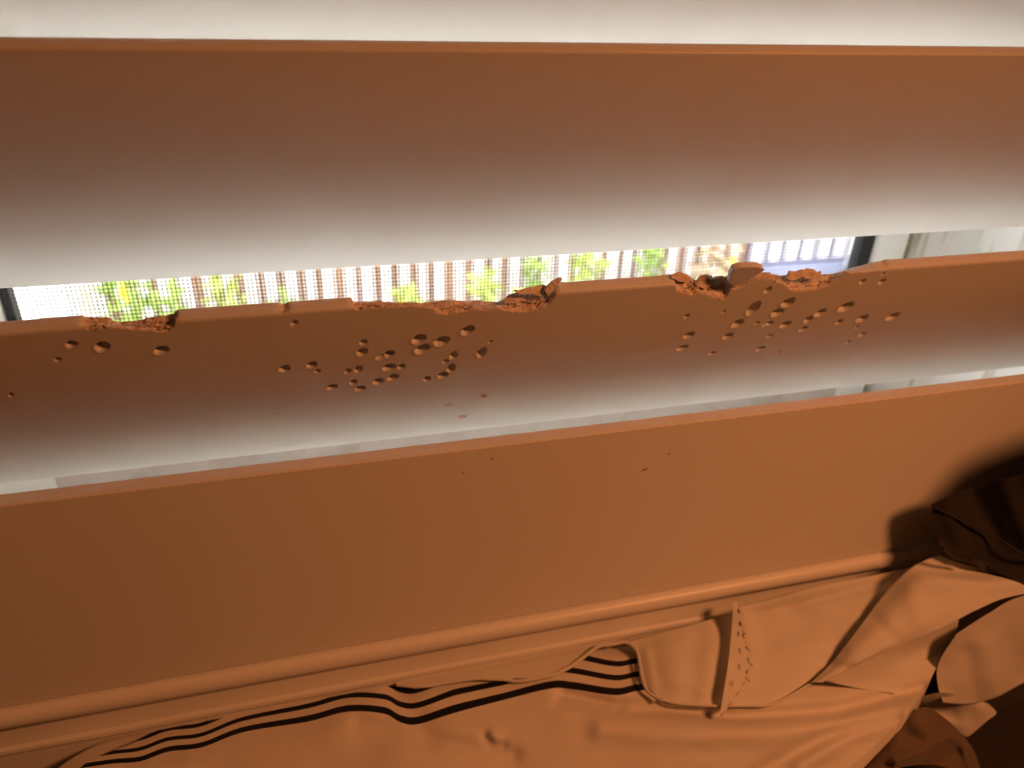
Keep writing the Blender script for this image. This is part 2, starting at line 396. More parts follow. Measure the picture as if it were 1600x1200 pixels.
def chewed_slat():
    fx0, fx1 = -0.098, 0.336
    xs = np.r_[np.linspace(SX0, fx0, 12)[:-1], np.arange(fx0, fx1, 0.00036), np.linspace(fx1, SX1, 5)]
    nx = len(xs)
    sF = np.full(nx, WD); sB = np.full(nx, WD); dmg = np.zeros(nx)
    for cF, cS in ((D1F, D1S), (D2F, D2S), (D3F, D3S), (D4F, D4S)):
        a = curve_xs(cF, 0.0); b = curve_xs(cS, TH)
        m = (xs >= a[0, 0]) & (xs <= a[-1, 0]); sF[m] = np.minimum(WD, np.interp(xs[m], a[:, 0], a[:, 1]))
        mb = (xs >= b[0, 0]) & (xs <= b[-1, 0]); sB[mb] = np.minimum(WD + .0003, np.interp(xs[mb], b[:, 0], b[:, 1]))
    dmg = np.clip((2 * WD - sF - sB) / 0.0015, 0, 1)
    k = np.ones(9) / 9; dmgs = np.convolve(dmg, k, 'same')
    sF = sF + dmg * 0.00035 * vnoise(xs / .0016, 3, 3)
    sB = sB + dmg * 0.0006 * vnoise(xs / .0014, 5, 4, .65)
    dmgs = dmgs * (1 - .8 * np.clip((xs - px_to_slat(1318, 430)[0]) / .006, 0, 1))
    # visible face
    NR = 215
    u = np.linspace(0, 1, NR)
    S = u[None, :] * (sF[:, None] - .0009) + .0009 * (1 - u[None, :])
    X = np.repeat(xs[:, None], NR, 1)
    Dp = bulge(S)
    for (pu, pv, ru, rv, dep) in DENTS:
        cx, cs = px_to_slat(pu, pv)
        x1, s1 = px_to_slat(pu + ru, pv - ru * .09); x2, s2 = px_to_slat(pu, pv - rv)
        rx = max(abs(x1 - cx), 2e-4); rs = max(abs(s2 - cs), 2e-4)
        i0, i1 = np.searchsorted(xs, [cx - 2.2 * rx, cx + 2.2 * rx])
        if i1 <= i0: continue
        dx = (X[i0:i1] - cx) / rx; ds = (S[i0:i1] - cs) / rs
        wob = 1 + .16 * vnoise2(dx * 1.3 + pu, ds * 1.3 + pv, 9, 2)
        q = np.sqrt((dx - .25 * ds) ** 2 + (ds) ** 2) / wob
        pit = np.clip(1 - q ** 3, 0, 1) ** .7
        # the tooth went in slanting, deepest at the lower left
        lean = np.clip(.80 - .62 * (dx * .6 + ds * .7), .2, 1.5)
        lip = .11 * np.exp(-((q - 1.12) / .22) ** 2) * np.clip(.55 - .5 * (dx * .5 + ds * .7), 0, 1)
        Dp[i0:i1] += dep * .0042 * (-pit * lean) + .0016 * dep * lip
    # tiny scuffs
    Dp += .00003 * vnoise2(X / .004, S / .004, 21, 2)
    # broken top: from the paint edge back to what is left behind it
    MB = 16
    w = (np.arange(1, MB + 1) / (MB + 1))
    fib = np.stack([vnoise(xs / .0035 + 13 * j, 40 + j, 4, .6) for j in range(MB)], 1)
    grain = vnoise2(np.repeat(xs[:, None], MB, 1) / .0022, np.repeat(w[None, :], nx, 0) * 6, 61, 3, .6)
    prof = np.sin(np.pi * w)[None, :]
    crown = .0005 * prof * (1 - dmgs[:, None])
    Sb = sF[:, None] * (1 - w) + sB[:, None] * w + crown + dmgs[:, None] * (prof * (.0010 * fib + .0011 * grain) - .0007 * prof)
    dF = Dp[:, -1:]
    dBk = -TH - bulge(np.minimum(sB, WD))[:, None]
    Db = dF * (1 - w) + dBk * w + dmgs[:, None] * .0004 * np.roll(fib, 3, 1)
    # back face
    NB = 40
    ub = np.linspace(1, 0, NB)
    Sk = ub[None, :] * (sB[:, None] - .0009) + .0009 * (1 - ub[None, :])
    Dk = -TH - bulge(Sk)
    # bottom
    wb = np.array([.15, .5, .85])
    Sn = np.repeat((.0009 - .0009 * np.sin(np.pi * wb))[None, :], nx, 0)
    Dn = np.repeat((-TH * (1 - wb))[None, :], nx, 0)
    Sall = np.concatenate([S, Sb, Sk, Sn], 1); Dall = np.concatenate([Dp, Db, Dk, Dn], 1)
    Xall = np.repeat(xs[:, None], Sall.shape[1], 1)
    # frayed fibres stick out sideways a little
    Xall[:, NR:NR + MB] += dmgs[:, None] * .0004 * np.roll(fib, 5, 0)
    global BREAK
    BREAK = (xs, sF, sB, dmgs)
    V = to_world(Xall, Sall, Dall)
    me = grid_mesh('chewed_slat', V, True, close_v=True)
    me.flip_normals()
    tot = Sall.shape[1]
    # material 1 on the broken faces
    npoly = len(me.polygons)
    mi = np.zeros((nx - 1, tot), np.int32)
    dd = dmgs[:-1, None] > .25
    mi[:, NR - 1:NR + MB] = np.where(dd, 1, 0)
    if npoly == mi.size:
        me.polygons.foreach_set('material_index', mi.ravel())
    return me

shut = tag(empty('plantation_shutter', (0.08, 0.249, -0.28)),
           'white plantation shutter panel whose lowest slat is chewed along its top edge', 'shutter')
off = Vector(shut.location)
def spart(name, me, m, loc=(0, 0, 0)):
    return obj(name, me, m, shut, Vector(loc) - off)

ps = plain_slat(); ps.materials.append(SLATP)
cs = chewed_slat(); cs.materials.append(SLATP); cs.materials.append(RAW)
chew = bpy.data.objects.new('slat', cs); COL.objects.link(chew); chew.parent = shut
chew.location = Vector((0, pivot[0], pivot[1])) - off
chew['label'] = 'chewed slat with ragged top edge and tooth dents'
NSL = 10
for k in range(1, NSL + 1):
    o = bpy.data.objects.new('slat', ps); COL.objects.link(o); o.parent = shut
    o.location = Vector((0, pivot[0], pivot[1] + PITCH * k - (.0021 if k > 1 else 0))) - off

# splinters standing up from the broken edge: (pixel outline, lift out of the face, thickness)
def splinter(pts, lift, thick, name='splinter', bend=0.0, m=RAW):
    n = len(pts); fr, bk = [], []
    c = np.mean(np.array(pts, float), 0)
    for (u, v) in pts:
        r = ray(u, v)
        base = BOT + N_ * (lift + bend * (c[1] - v) / 20.0)
        t = (base @ N_) / (r[1] * N_[0] + r[2] * N_[1]); p = r * t
        q = p + np.array([0, -N_[0] * thick, -N_[1] * thick])
        fr.append(p); bk.append(q)
    bm = bmesh.new()
    org = np.array([0, pivot[0], pivot[1]])
    vf = [bm.verts.new(p - org) for p in fr]; vb = [bm.verts.new(p - org) for p in bk]
    bm.faces.new(vf); bm.faces.new(vb[::-1])
    for i in range(n): bm.faces.new((vf[i], vb[i], vb[(i + 1) % n], vf[(i + 1) % n]))
    bmesh.ops.recalc_face_normals(bm, faces=bm.faces[:])
    bmesh.ops.bevel(bm, geom=bm.edges[:], offset=thick * .12, segments=1, affect='EDGES')
    me = bpy.data.meshes.new(name); bm.to_mesh(me); bm.free()
    return obj(name, me, m, chew)

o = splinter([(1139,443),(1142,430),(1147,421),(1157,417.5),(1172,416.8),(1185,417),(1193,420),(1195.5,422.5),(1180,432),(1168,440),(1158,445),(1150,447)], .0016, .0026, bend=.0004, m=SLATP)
o['label'] = 'painted flake lifting off the chewed edge'
for a in ([(803,456.2),(812,457.5),(826,453),(840,450.5),(850,449),(857,452),(858,461),(846,464),(830,460),(815,461)],
          [(812,470),(826,464),(842,464),(858,470),(861,473),(848,476),(830,475)],
          [(786,474),(797,465),(812,461),(824,463),(818,470),(806,475)],
          [(851,455),(858,447),(866,441),(874,437),(879,437.5),(870,446),(864,456),(857,463)],
          [(684,489),(690,481),(704,475),(714,476),(722,479),(712,486),(700,489)],
          [(1057,455),(1062,446),(1074,450),(1090,450),(1100,457),(1086,459),(1076,457),(1068,456)],
          [(1049,434),(1062,429),(1074,432),(1083,438),(1078,441),(1062,441)],
          [(1087,447),(1096,436),(1106,434),(1116,437),(1112,448),(1100,452)],
          [(1115,458),(1113,446),(1117,436),(1131,434),(1136,442),(1131,458),(1126,463)],
          [(1229,436),(1235,426),(1243,428),(1256,423.5),(1262,427),(1252,434),(1240,440)],
          [(1252,430),(1262,423),(1272,424),(1280,429),(1284.5,426.5),(1281,434),(1268,437),(1258,436)],
          [(1236,452),(1240,443),(1250,439),(1262,441),(1272,446),(1268,453),(1256,450),(1246,455)],
          [(1262,449),(1266,440),(1282,437),(1298,436),(1292,444),(1278,450)],
          [(1243,457),(1238,453),(1243,448),(1247,453)]):
    splinter(a, random.uniform(-.0024, -.0011), random.uniform(.0012, .0020), bend=-random.uniform(.0026, .0042))

# fine loose fibres too small to pick apart
def fibres():
    xs, sF, sB, dm = BREAK; sd = random.Random(3)
    idx = [i for i in range(len(xs)) if dm[i] > .55]
    V, Fc = [], []
    for _ in range(420):
        i = sd.choice(idx); w = sd.random()
        s = sF[i] * (1 - w) + sB[i] * w + sd.uniform(-.0006, .0002); d = -TH * w + sd.uniform(0, .0004)
        L = sd.uniform(.0010, .0036); a = sd.gauss(.15, .38); tl = sd.gauss(0, .25); r = sd.uniform(.00015, .00042)
        c = np.array([xs[i], s, d]); t = np.array([math.cos(a), math.sin(a), tl]); t /= np.linalg.norm(t)
        u = np.cross(t, [0, .5, .86]); u /= np.linalg.norm(u); q = np.cross(t, u); k = len(V)
        for e, f in ((-.5, .5), (0, 1.0), (.5, .12)):
            for m in (0, 1, 2):
                b = 2.094 * m
                p = c + t * L * e + f * r * (math.cos(b) * u * 1.6 + math.sin(b) * q)
                V.append(to_world(np.array(p[0]), p[1], p[2]))
        for g in (0, 3):
            for m in range(3): Fc.append((k + g + m, k + g + (m + 1) % 3, k + g + 3 + (m + 1) % 3, k + g + 3 + m))
        Fc += [(k + 2, k + 1, k), (k + 6, k + 7, k + 8)]
    return mesh('fibres', V, Fc)
tag(obj('fibres', fibres(), RAW, chew), kind='stuff')

# bottom rail with a rabbeted lip
RF, RT, RB = 0.2360, -0.1653, -0.2584
rail_prof = [(RF, RB), (RF, RT - .0006), (RF + .0002, RT - .0002), (RF + .0006, RT), (RF + .0064, RT), (RF + .0068, RT - .0002), (RF + .007, RT - .0006), (RF + .007, -.187), (RF + .024, -.187), (RF + .024, RB)]
spart('bottom_rail', extrude_profile(rail_prof, -.215, .440), PAINT)
ztop = pivot[1] + PITCH * NSL + .047
def fleck(u, v, L, hgt, y, parent, ang=-.2):
    c = P(u, v, y); k = 12
    V = [(c[0] + L * (.5 + .1 * math.sin(3 * i)) * math.cos(a) * math.cos(ang) + hgt * .5 * math.sin(a) * math.sin(ang), y - .0001 - j * .00025,
          c[2] - L * .5 * math.cos(a) * math.sin(ang) + hgt * (.5 - .15 * j) * math.sin(a)) for j in (0, 1) for i in range(k) for a in [2 * math.pi * i / k]]
    Fc = [(i, (i + 1) % k, k + (i + 1) % k, k + i) for i in range(k)] + [tuple(range(k, 2 * k))]
    o = obj('scuff_mark', mesh('scuff_mark', V, Fc), GRIME, parent, -(Vector(parent.location) + off) if parent is not shut else -off)
    return o
rail = [o for o in shut.children if o.name == 'bottom_rail'][0]
fk = fleck(1008, 733, .0027, .0008, RF, rail, -.35); fk.location = (0, 0, 0)
for (u, v, L) in ((1046, 708, .0012), (724, 738, .0010), (770, 716, .0014)):
    fk = fleck(u, v, L, .0004, RF, rail, -.2); fk.location = (0, 0, 0)
spart('top_rail', box(-.215, .440, RF, RF + .024, ztop, ztop + .06, bevel=.001), PAINT)
spart('stile', box(-.215, SX0 - .001, RF, RF + .026, RT + .0003, ztop - .0003, bevel=.001), PAINT)
spart('stile', box(SX1 + .001, .440, RF, RF + .026, RT + .0003, ztop - .0003, bevel=.001), PAINT)

# fixed shutter frame with a half-round bead under the rail
zc, rb = -0.2640, 0.0044
fp = [(0.2459, -.2597), (RF + .0004, -.2597)]
for a in np.linspace(math.radians(80), math.radians(-80), 20):
    fp.append((RF - rb * math.cos(a), zc + rb * math.sin(a)))
fp += [(RF - .0008, -.2686), (RF - .0010, -.2690), (RF - .0010, -.2702), (RF - .0006, -.2707), (RF, -.2710), (RF, -.2803), (RF - .0004, -.2810), (RF - .0012, -.2815), (RF - .0014, -.2821), (RF - .0014, -.2838), (RF - .0006, -.2846), (0.2459, -.2848)]
tag(obj('trim_7', box(-.35, .62, .2362, .2459, -.42, -.2853, bevel=.0005), PAINT), kind='structure')
me = extrude_profile(fp, -.35, .62, 'trim_6', smooth=True)
tag(obj('trim_6', me, PAINT), kind='structure')

# ------------------------------------------------------------------ bed: mattress, pillow, sheets, blanket
def yz(u, v, z):
    r = ray(u, v); return z * r[1] / r[2]

def seg_d(u, v, poly):
    best = np.full(u.shape, 1e9)
    for (a, b), (c, d) in zip(poly[:-1], poly[1:]):
        L2 = (c - a) ** 2 + (d - b) ** 2 + 1e-9
        t = np.clip(((u - a) * (c - a) + (v - b) * (d - b)) / L2, 0, 1)
        best = np.minimum(best, np.hypot(u - a - t * (c - a), v - b - t * (d - b)))
    return best

def rays(U, V):
    q = np.stack([(U - 800) / F, (V - 600) / F, np.ones_like(U)], -1)
    return q @ W.T

def surface(rows, nu, nv, bumps=(), wrinkle=0.0, seed=3):
    R = np.array([catmull(r, nu) for r in rows])                       # rows x nu x 3 (u, v, Y)
    G = np.array([catmull(R[:, i], nv) for i in range(nu)])            # nu x nv x 3
    U, V, Y = G[..., 0], G[..., 1], G[..., 2]
    r = rays(U, V); pts = r * (Y / r[..., 1])[..., None]
    k = np.zeros_like(U)
    for poly, amp, w in bumps:
        k += amp * np.exp(-(seg_d(U, V, poly) / w) ** 2)
    if wrinkle: k += wrinkle * vnoise2(U / 45, V / 30, seed, 3)
    return pts * (1 + k[..., None]), U, V

def cloth_mesh(name, pts, thick=.0012, floor_z=None):
    n, m = pts.shape[:2]
    if floor_z is None:
        d = pts / np.linalg.norm(pts, axis=-1, keepdims=True); back = pts + d * thick
    else:
        back = pts.copy(); back[..., 2] = floor_z
    V = np.concatenate([pts.reshape(-1, 3), back.reshape(-1, 3)])
    idx = np.arange(n * m).reshape(n, m); o = n * m
    Fc = []
    for i in range(n - 1):
        for j in range(m - 1):
            a, b, c, d = idx[i, j], idx[i + 1, j], idx[i + 1, j + 1], idx[i, j + 1]
            Fc.append((a, b, c, d))
    nf = len(Fc)
    Fc += [(a + o, d + o, c + o, b + o) for a, b, c, d in Fc]
    ring = list(idx[:, 0]) + list(idx[-1, 1:]) + list(idx[-2::-1, -1]) + list(idx[0, -2:0:-1])
    for a, b in zip(ring, ring[1:] + ring[:1]): Fc.append((b, a, a + o, b + o))
    me = mesh(name, V, [tuple(int(x) for x in f) for f in Fc], True)
    bm = bmesh.new(); bm.from_mesh(me); bmesh.ops.recalc_face_normals(bm, faces=bm.faces[:]); bm.to_mesh(me); bm.free()
    me.set_sharp_from_angle(angle=math.radians(70))
    return me, nf

def tube(name, pts, r, m, parent=None, n=6):
    pts = np.asarray(pts); T = np.gradient(pts, axis=0); T /= np.linalg.norm(T, axis=1, keepdims=True)
    A = np.cross(T, [0.3, 0.5, 0.8]); A /= np.linalg.norm(A, axis=1, keepdims=True); B = np.cross(T, A)
    a = np.linspace(0, 2 * np.pi, n, endpoint=False)
    V = pts[:, None] + r * (np.cos(a)[None, :, None] * A[:, None] + np.sin(a)[None, :, None] * B[:, None])
    return obj(name, grid_mesh(name, V, True, close_v=True), m, parent)

def pxline(pts, n, lift=0.0):
    c = catmull(pts, n); r = rays(c[:, 0], c[:, 1]); p = r * (c[:, 2] / r[:, 1])[:, None]
    return p * (1 - lift)

# mattress (all but its dark edge is under the bedding)
matt = tag(empty('mattress', (.2, -.5, FLOOR_Z)), 'mattress in a dark cover under the pillow and sheets', 'mattress')
obj('mattress_body', box(-1.3, 1.1, -1.45, .722, .22, .50, bevel=.02), DARKB, matt)
obj('bed_base', box(-1.28, 1.08, -1.43, .70, .03, .215, bevel=.01), BROWNB, matt)
for sx in (-1.2, 1.0):
    for sy in (-1.35, .6): obj('leg', box(sx, sx + .05, sy, sy + .05, 0, .035), BROWNB, matt)

# --- pillow with three black stripes; the stripe rows follow the crumpled top
SC_ = [(0, 1229), (60, 1213), (118, 1199), (175, 1190), (219, 1186), (262, 1171), (315, 1164), (381, 1140), (481, 1123), (542, 1107.5), (599, 1110), (625, 1123), (653, 1126),
       (710, 1108), (785, 1089), (860, 1070.6), (897, 1072), (961, 1081), (1002, 1074), (1080, 1072), (1200, 1060), (1340, 1030), (1482, 975)]
GAP = [(60, 14), (118, 13), (175, 14), (219, 16), (300, 16), (394, 17), (481, 20), (590, 21), (650, 24), (710, 26), (790, 22), (890, 24), (1000, 21), (1500, 22)]
def stripe_row(w):
    c = catmull(SC_, 420)
    uu = np.linspace(108 - 58 * min(max(w, -2.6), 1), 1482, 420)
    vv = np.interp(uu, c[:, 0], c[:, 1])
    return uu, vv + w * np.interp(uu, *zip(*GAP))
cu, cv = stripe_row(0)
rowsU, rowsV, rowsZ, wv = [], [], [], []
ws = np.r_[np.linspace(-3.6, -2.4, 5), np.arange(-2.30, .30, .055), np.linspace(.36, 1.0, 6)]
for w in ws:
    u, v = stripe_row(w)
    rowsU.append(u); rowsV.append(v); rowsZ.append(np.full_like(u, -.2878 + (0 if w > -2.4 else (w + 2.4) * .004))); wv.append(w)
endR = [(1.0, 1472, 1015), (1.6, 1462, 1045), (2.3, 1440, 1088), (3.2, 1400, 1135), (4.2, 1350, 1180), (5.5, 1280, 1240), (7, 1180, 1310)]
u1, v1 = stripe_row(1.0)
t = np.linspace(0, 1, len(u1))
NF = 60
for q in np.linspace(0, 1, NF)[1:]:
    w = 1 + 6 * q
    ul, vl = 50 - 80 * q, v1[0] + 150 * q
    ur = np.interp(w, [e[0] for e in endR], [e[1] for e in endR]); vr = np.interp(w, [e[0] for e in endR], [e[2] for e in endR])
    # fan out from the last stripe row towards the front seam
    fu = ul + (u1 - u1[0]) / (u1[-1] - u1[0]) * (ur - ul)
    base = np.interp(t, t, v1) - (v1[0] + (v1[-1] - v1[0]) * (u1 - u1[0]) / (u1[-1] - u1[0]))
    fv = vl + (vr - vl) * (fu - ul) / (ur - ul) + base * (1 - q) ** 1.5
    rowsU.append(fu); rowsV.append(fv); rowsZ.append(np.full_like(fu, -.2878 - .030 * q ** 1.6)); wv.append(w)
U = np.array(rowsU); V = np.array(rowsV); Zp = np.array(rowsZ); wv = np.array(wv)
r = rays(U, V); pts = r * (Zp / r[..., 2])[..., None]
hid = pts[..., 1] > .2425
pts[..., 2] = np.where(hid, pts[..., 2] - .0, pts[..., 2]); pts[..., 1] = np.minimum(pts[..., 1], .2360 + 0 * pts[..., 1])
k = np.zeros_like(U)
for poly, amp, wd in ([(880,1086),(960,1104),(1060,1112),(1150,1121),(1300,1112),(1440,1078)], .017, 12), \
                     ([(940,1138),(1060,1146),(1200,1146),(1330,1128),(1440,1098)], -.011, 20), \
                     ([(560,1132),(640,1152),(700,1162),(800,1180)], .008, 15), \
                     ([(620,1085),(650,1118),(668,1150)], .006, 22), \
                     ([(590,1085),(560,1115),(520,1150)], -.004, 30), \
                     ([(860,1050),(875,1090),(880,1120)], -.004, 34), \
                     ([(1250,1200),(1330,1150),(1440,1110)], -.008, 14), \
                     ([(1180,1210),(1290,1150),(1400,1122)], .009, 13), \
                     ([(770,1148),(776,1154)], -.006, 9), ([(757,1150),(768,1164),(786,1164)], .005, 7), \
                     ([(300,1175),(420,1165),(540,1150)], -.003, 25), \
                     ([(200,1196),(380,1172),(560,1160)], .002, 20):
    k += amp * np.exp(-(seg_d(U, V, poly) / wd) ** 2)
k += .0016 * vnoise2(U / 70, V / 35, 5, 3)
k *= np.clip((wv[:, None] + 2.6) / .5, 0, 1)
pts = pts * (1 + k[..., None])
pil = tag(empty('pillow', tuple(np.array([.1, .18, -.36]))), 'white pillow with three thin black stripes tucked under the frame ledge', 'pillow')
me, nf = cloth_mesh('pillow_case', np.transpose(pts, (1, 0, 2)), floor_z=-.357)
me.materials.append(COTTON); me.materials.append(BLACKC)
mi = np.zeros(len(me.polygons), np.int32)
nu_, nv_ = pts.shape[1], pts.shape[0]
wm = .5 * (wv[:-1] + wv[1:])
half = {0.0: .25, -1.0: .21, -2.0: .17}
st = np.zeros(nv_ - 1, np.int32)
for c0, h in half.items(): st[np.abs(wm - c0) < h] = 1
mi[:nf] = np.tile(st, nu_ - 1)
me.polygons.foreach_set('material_index', mi)
pc = bpy.data.objects.new('pillow_case', me); COL.objects.link(pc); pc.parent = pil
pc.location = -Vector(pil.location)
# narrow turned-up edge at the pillow's left end
e, _, _ = surface([[(70, 1216, yz(70, 1216, -.2865)), (110, 1186, yz(110, 1186, -.2862)), (160, 1160, yz(160, 1160, -.286)), (228, 1143, yz(228, 1143, -.2858))],
                   [(112, 1218, yz(112, 1218, -.2840)), (132, 1194, yz(132, 1194, -.2840)), (178, 1170, yz(178, 1170, -.2842)), (232, 1146, yz(232, 1146, -.2848))]], 30, 6)
o = obj('turned_edge', cloth_mesh('turned_edge', e, .0012)[0], COTTON, pil); o.location = -Vector(pil.location)

# --- sheet flap over the pillow, with a stitched pinch
Zf = -.2835
flap_rows = [
    [(978,1004,yz(978,1004,-.2850)), (1010,995,.2318), (1080,976,.2305), (1135,960,.2295), (1152,950,.2270), (1200,938,.2262), (1280,916,.2262), (1350,902,.2265), (1425,887,.2268), (1480,876,.2268)],
    [(998,1030,yz(998,1030,-.2852)), (1060,1015,yz(1060,1015,-.2810)), (1130,1000,yz(1130,1000,-.2795)), (1152,992,yz(1152,992,-.2765)), (1200,985,yz(1200,985,-.2760)), (1300,960,yz(1300,960,-.2715)), (1380,935,yz(1380,935,-.2675)), (1480,910,yz(1480,910,-.2650))],
    [(1003,1062,yz(1003,1062,-.2855)), (1060,1055,yz(1060,1055,-.2820)), (1125,1046,yz(1125,1046,-.2810)), (1155,1042,yz(1155,1042,-.2800)), (1210,1035,yz(1210,1035,-.2795)), (1310,1005,yz(1310,1005,-.2765)), (1480,945,yz(1480,945,-.2720))],
    [(1032,1093,yz(1032,1093,-.2868)), (1062,1099,yz(1062,1099,-.2866)), (1120,1102,yz(1120,1102,-.2864)), (1165,1102,yz(1165,1102,-.2864)), (1208,1099,yz(1208,1099,-.2862)), (1300,1045,yz(1300,1045,-.2825)), (1480,975,yz(1480,975,-.2770))]]
sp, _, _ = surface(flap_rows, 150, 60, [([(1128,955),(1132,1010),(1118,1090)], .006, 14), ([(1158,950),(1172,1010),(1172,1050),(1140,1105)], -.006, 16),
                                       ([(1040,1000),(1050,1060)], -.004, 24), ([(1090,1000),(1080,1085)], .003, 16), ([(1010,1020),(1020,1070)], -.004, 9),
                                       ([(1240,960),(1290,990)], .005, 22), ([(1200,1030),(1280,1000)], -.004, 24), ([(1180,960),(1380,912)], .006, 9)], .0015, 9)
flap = tag(empty('sheet_flap', (.2, .2, -.285)), 'thin white cotton sheet flap with a pinched seam hanging over the striped pillow', 'sheet')
def cpart(name, pts, m, parent, thick=.0011):
    o = obj(name, cloth_mesh(name, pts, thick)[0], m, parent); o.location = -Vector(parent.location); return o
cpart('flap', sp, SHEETM, flap)
fin, FU, FV = surface([
    [(1146,940,.2250), (1143,985,yz(1143,985,-.2740)), (1138,1035,yz(1138,1035,-.2760)), (1131,1080,yz(1131,1080,-.2800)), (1124,1120,yz(1124,1120,-.2862))],
    [(1149,940,.2255), (1153,985,yz(1153,985,-.2742)), (1156,1030,yz(1156,1030,-.2765)), (1150,1075,yz(1150,1075,-.2810)), (1126,1119,yz(1126,1119,-.2862))],
    [(1152,940,.2260), (1162,990,yz(1162,990,-.2750)), (1170,1032,yz(1170,1032,-.2770)), (1163,1068,yz(1163,1068,-.2815)), (1128,1118,yz(1128,1118,-.2863))]], 70, 14)
fin[:, -1] *= (1 + .004 * np.sin(np.arange(70) * .9))[:, None]
fin[:, -1] += .0007 * vnoise(np.arange(70) / 3.0, 77, 3)[:, None] * np.array([1, .2, .3])
cpart('pinched_seam', fin, SHEETM, flap, .0014)
for (su, sv) in ((1154,962),(1160,985),(1166,1010),(1170,1034),(1165,1058)):
    a = P(su, sv, yz(su, sv, -.2725)); b = P(su + 5, sv + 6, yz(su + 5, sv + 6, -.2715))
    o = tube('stitch', np.linspace(a, b, 4), .00035, SHEETM, flap, 5); o.location = -Vector(flap.location)
def h(u, v, z): return (u, v, yz(u, v, z))
hem = pxline([h(1034,1094,-.2848), h(1012,1080,-.2842), h(1004,1062,-.2838), h(1000,1040,-.2836), h(996,1020,-.2835), h(986,1008,-.2835), h(974,1003,-.2836), h(955,1007,-.2838), h(932,1012,-.2840),
              h(905,1032,-.2845), h(880,1048,-.2848), h(850,1058,-.285), h(812,1064,-.2852), h(780,1061,-.2852), h(740,1061,-.2852), h(700,1066,-.2852), h(655,1073,-.2852), h(620,1070,-.2852)], 120)
hem[:, 2] += .0003 * vnoise(np.arange(120) / 4.0, 5, 2)
o = tube('hem', hem, .00085, SHEETM, flap, 7); o.location = -Vector(flap.location)
bk, _, _ = surface([
    [h(618,1066,-.2866), h(700,1047,-.2866), h(800,1022,-.2866), h(900,1003,-.2866), h(985,984,-.2866)],
    [h(618,1070,-.2864), h(655,1072,-.2862), h(700,1058,-.2863), h(800,1044,-.2863), h(890,1024,-.2862), h(985,994,-.2862)],
    [h(620,1071,-.2858), h(655,1073,-.2857), h(700,1066,-.2857), h(780,1061,-.2857), h(850,1058,-.2855), h(880,1048,-.2853), h(905,1032,-.285), h(932,1012,-.2845), h(978,1003,-.2842)]], 90, 14)
cpart('tucked_edge', bk, SHEETM, flap, .0006)
hem2 = pxline([h(1034,1094,-.2862), h(1062,1100,-.2858), h(1120,1103,-.2857), h(1165,1103,-.2857), h(1208,1100,-.2855), h(1260,1072,-.2838), h(1300,1047,-.282)], 60)
o = tube('hem', hem2, .0005, SHEETM, flap, 6); o.location = -Vector(flap.location)

# --- bright folded band of sheet crossing to the right
band, _, _ = surface([
    [(1268,1066,yz(1268,1066,-.2815)), (1300,1035,yz(1300,1035,-.2775)), (1335,990,yz(1335,990,-.270)), (1380,930,yz(1380,930,-.262)), (1415,894,yz(1415,894,-.2535)), (1440,878,.2165), (1466,868,.2160)],
    [(1276,1066,yz(1276,1066,-.2800)), (1325,1030,yz(1325,1030,-.2725)), (1370,985,yz(1370,985,-.2650)), (1420,935,yz(1420,935,-.2560)), (1460,905,yz(1460,905,-.2490)), (1490,893,.2105), (1520,885,.2110)],
    [(1282,1066,yz(1282,1066,-.2795)), (1345,1032,yz(1345,1032,-.2715)), (1410,990,yz(1410,990,-.2640)), (1470,950,yz(1470,950,-.2570)), (1530,920,yz(1530,920,-.2530)), (1570,908,.2000), (1610,895,.2040)],
    [(1284,1067,yz(1284,1067,-.2800)), (1340,1039,yz(1340,1039,-.2740)), (1405,1009,yz(1405,1009,-.2690)), (1470,982,yz(1470,982,-.2640)), (1530,951,yz(1530,951,-.2590)), (1580,932,.1950), (1680,915,.1980)]],
    110, 40, [([(1330,1010),(1390,980)], -.003, 14), ([(1360,960),(1400,1000)], .003, 12), ([(1300,1040),(1330,1045)], .004, 8), ([(1420,920),(1440,970)], -.003, 18)], .001, 4)
fb = tag(empty('folded_sheet', (.22, .2, -.27)), 'bright white folded sheet edge slanting under the dark blanket corner', 'sheet')
cpart('fold', band, SHEETM, fb, .0018)
under, _, _ = surface([
    [(1288,1064,yz(1288,1064,-.2805)), (1342,1033,yz(1342,1033,-.2742)), (1407,1001,yz(1407,1001,-.2692)), (1500,955,yz(1500,955,-.2625))],
    [(1340,1075,yz(1340,1075,-.2868)), (1390,1048,yz(1390,1048,-.2845)), (1430,1020,yz(1430,1020,-.283)), (1494,990,yz(1494,990,-.280))],
    [(1400,1084,yz(1400,1084,-.2920)), (1430,1064,yz(1430,1064,-.2915)), (1458,1040,yz(1458,1040,-.2890)), (1490,1003,yz(1490,1003,-.286))]], 40, 20,
    [([(1440,1045),(1490,1005)], .006, 8), ([(1400,1030),(1410,1070)], -.002, 16)], .001, 6)
cpart('under_fold', under, SHEETM, fb, .0006)

